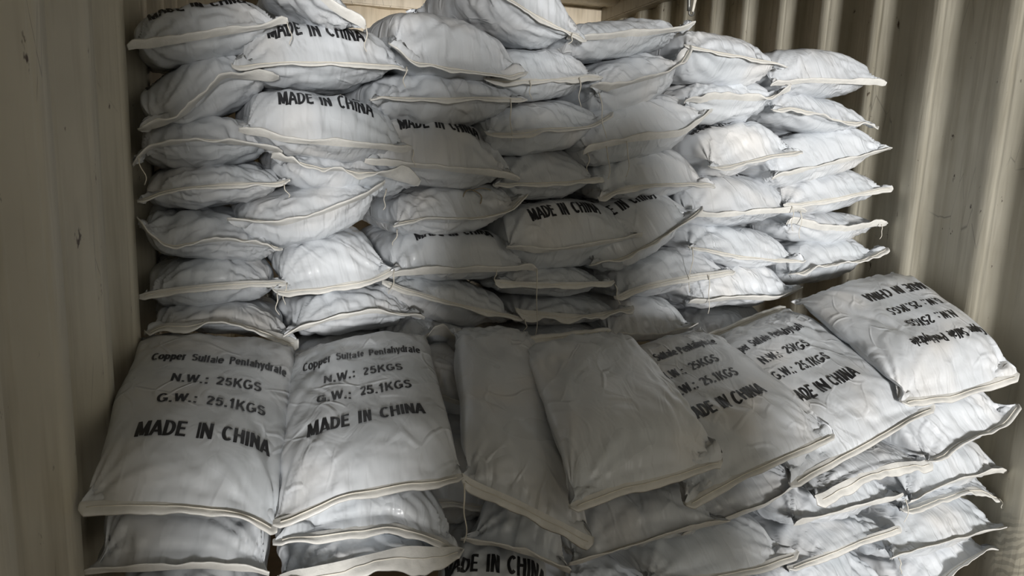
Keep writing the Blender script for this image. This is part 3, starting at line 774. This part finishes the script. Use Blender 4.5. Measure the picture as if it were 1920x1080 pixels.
MAT_SHOE = flat_material('dark_shoes', (0.02, 0.018, 0.016), 0.5)
def person(PX, PY, label, photo):
    J = []; E = []
    def j(x, y, z, r, p=None):
        J.append((PX+x, PY+y, z, r)); i = len(J)-1
        if p is not None: E.append((p, i))
        return i
    pel = j(0, 0, 0.93, (.20, .15)); wai = j(0, .01, 1.08, (.18, .13), pel); che = j(0, .01, 1.28, (.19, .135), wai)
    nb = j(0, .0, 1.43, (.11, .09), che); nk = j(0, .01, 1.49, .056, nb); h1 = j(0, .03, 1.56, (.068, .082), nk); h2 = j(0, .025, 1.64, (.078, .096), h1); h3 = j(0, .015, 1.71, (.062, .075), h2)
    j(0, .115, 1.61, .014, h1 if False else h2)            # nose
    for sd in (-1, 1):
        hp = j(sd*.10, 0, .80, .115, pel); kn = j(sd*.115, .02, .49, .085, hp); an = j(sd*.13, -.01, .10, .045, kn); toe = j(sd*.15, .14, .045, .042, an)
    def hand(w, pd, side):
        """palm and five fingers from the wrist joint w along direction pd"""
        pd = np.array(pd, float); pd /= np.linalg.norm(pd); wx = np.array(J[w][:3])-[PX, PY, 0]
        ac = np.cross(pd, [0, 0, 1.0]); ac /= np.linalg.norm(ac); up = np.cross(ac, pd)
        pm = wx+pd*.055; pmi = j(*pm, (.030, .020), w)
        for fi, (o, ln) in enumerate(((-.03, .068), (-.010, .078), (.010, .073), (.028, .058))):
            b = pm+up*o+pd*.03; bi = j(*b, .0095, pmi)
            c = b+pd*ln*.5; ci = j(*c, .0085, bi); d = c+pd*ln*.35+ac*side*ln*.35; j(*d, .0075, ci)
        t = wx+pd*.03+up*.035; ti = j(*t, .011, pmi); j(*(t+pd*.035+up*.02), .009, ti)
    if photo:
        sl = j(-.19, .0, 1.39, .070, che); el = j(-.28, .02, 1.14, .052, sl); wl = j(-.24, .27, 1.28, .033, el); hand(wl, (-.1, .4, .3), 1)
        sr = j(.19, .0, 1.39, .070, che); er = j(.27, .02, 1.14, .052, sr); wr_ = j(.0, .25, 1.26, .033, er); hand(wr_, (-.7, .3, .3), -1)
    else:
        sl = j(-.19, .0, 1.39, .070, che); el = j(-.23, -.02, 1.10, .050, sl); wl = j(-.22, .05, .86, .033, el); hand(wl, (0, .1, -1), 1)
        sr = j(.19, .0, 1.39, .070, che); er = j(.23, -.02, 1.10, .050, sr); wr_ = j(.22, .05, .86, .033, er); hand(wr_, (0, .1, -1), -1)
    me = skin_mesh('body', J, E)
    for m in (MAT_COAT, MAT_TROU, MAT_SKIN, MAT_SHOE): me.materials.append(m)
    for p in me.polygons:
        c = p.center; z = c.z; x = c.x-PX
        hand_ = (c.y-PY > .24 and z > .95) if photo else (abs(x) > .17 and z < .87 and z > .5)
        p.material_index = 2 if (z > 1.475 or hand_) else 3 if z < .085 else 1 if z < .90 and abs(x) < .19 else 0
    root = bpy.data.objects.new('person', None); COL.objects.link(root)
    root['label'] = label; root['category'] = 'person'
    link('body', me, root)
    # long coat skirt added to widen shade: closed shell, open at the hem
    cv = []; cf = []; rows = [(1.02, .205, .155), (.90, .225, .17), (.70, .24, .18), (.50, .25, .185), (.34, .255, .19), (.335, .245, .18), (.70, .225, .165)]
    for z, rx, ry in rows:
        for q in range(28):
            a_ = q/28*2*math.pi; w_ = 1+0.03*math.sin(a_*7)*(1.02-z)
            cv.append((PX+rx*w_*math.cos(a_), PY+ry*w_*math.sin(a_), z))
    for r_ in range(len(rows)-1):
        for q in range(28):
            cf.append((r_*28+q, r_*28+(q+1) % 28, (r_+1)*28+(q+1) % 28, (r_+1)*28+q))
    link('shade_coat_skirt', mesh_from('shade_coat_skirt', cv, cf, MAT_COAT), root)
    root.scale = (1.0, 1.0, 1.08); root.location.z = 0.144  # stretched and lifted so the cast shade reaches the upper sacks
    hair = skin_mesh('hair', [(PX, PY-.02, 1.62, (.082, .085)), (PX, PY-.01, 1.69, (.078, .088)), (PX, PY+.0, 1.745, (.05, .055))], [(0, 1), (1, 2)])
    hair.materials.append(MAT_HAIR); link('hair', hair, root)
    for sd in (-1, 1):
        ev = skin_mesh('eye', [(PX+sd*.03, PY+.105, 1.632, .009), (PX+sd*.03, PY+.108, 1.634, .009)], [(0, 1)], 1)
        ev.materials.append(MAT_HAIR); link('eye', ev, root)
        er2 = skin_mesh('ear', [(PX+sd*.078, PY+.01, 1.60, (.010, .016)), (PX+sd*.084, PY+.0, 1.645, (.010, .018))], [(0, 1)], 1)
        er2.materials.append(MAT_SKIN); link('ear', er2, root)
person(0.25, -0.50, 'person in shade-widening long dark coat holding up a phone in the container doorway', True)
person(0.66, -0.90, 'unseen second person in long dark coat, added in the doorway to widen the shade', False)  # unseen second figure, added to broaden the dark band on the pile
pal = bpy.data.objects.new('shade_raising_pallet', None); COL.objects.link(pal)  # unseen pallet, added to lift both figures and their shade
pal['label'] = 'unseen wooden pallet added under the two people to raise their shade'; pal['category'] = 'pallet'
MAT_WOOD = flat_material('pallet_wood', (0.36, 0.26, 0.16), 0.8)
for q in range(7):
    box('board', (-.12+q*.185, -1.09, .122), (-.12+q*.185+.14, -.27, .144), MAT_WOOD, pal, .003)
for yy in (-1.09, -.73, -.37):
    box('stringer', (-.12, yy, .0), (1.13, yy+.10, .122), MAT_WOOD, pal, .003)
ph = box('phone', (-.045, -.036, HC-.06), (.03, -.027, HC+.09), MAT_STEEL, bevel=.003)
ph['label'] = 'dark mobile phone held up by the person in the doorway'; ph['category'] = 'phone'

# ------------------------------------------------------------------ small things
def thing(name, label, cat, loc):
    o = bpy.data.objects.new(name, None); COL.objects.link(o); o.location = loc; o['label'] = label; o['category'] = cat
    return o
c = at(885, 372, 1.955)
th = np.linspace(0, 2*np.pi, 25)
ring = np.stack([0.026*np.cos(th), 0.010*np.sin(th)-0.004, 0.022*np.sin(th)+0.002*np.cos(3*th)], -1)
rg = thing('twine_loop', 'thin brown loop of twine lying on the sack below the fading print', 'twine', c)
tv, tfc = tube(ring, 0.0016, 5)
link('loop', mesh_from('loop', tv, tfc, MAT_TWINE), rg)
tail = np.stack([np.linspace(0.0, 0.055, 8), np.linspace(-.004, 0.01, 8), 0.022+0.006*np.sin(np.linspace(0, 3, 8))], -1)
tv, tfc = tube(tail, 0.0014, 5); link('tail', mesh_from('tail', tv, tfc, MAT_TWINE), rg)
c = at(1308, -25, 3.30)
hk = thing('lashing_strap', 'white strap and dark hook hanging from the top of the right wall', 'strap', c)
pts = np.stack([np.linspace(0, -.016, 10), np.zeros(10), np.linspace(0, -.115, 10)], -1)
v, f = tube(pts, np.linspace(.011, .0065, 10), 6); link('strap', mesh_from('strap', v, f, MAT_THREAD), hk)
a_ = np.linspace(-.5, 3.6, 14)
pts = np.stack([-.022-.012*np.cos(a_), np.zeros(14), -.118-.014*np.sin(a_)], -1)
v, f = tube(pts, 0.004, 6); link('hook', mesh_from('hook', v, f, MAT_STEEL), hk)
pts = np.stack([np.linspace(-.045, -.03, 8), np.zeros(8)+.01, np.linspace(.06, -.11, 8)], -1)
v, f = tube(pts, 0.010, 6); link('buckle', mesh_from('buckle', v, f, MAT_STEEL), hk)
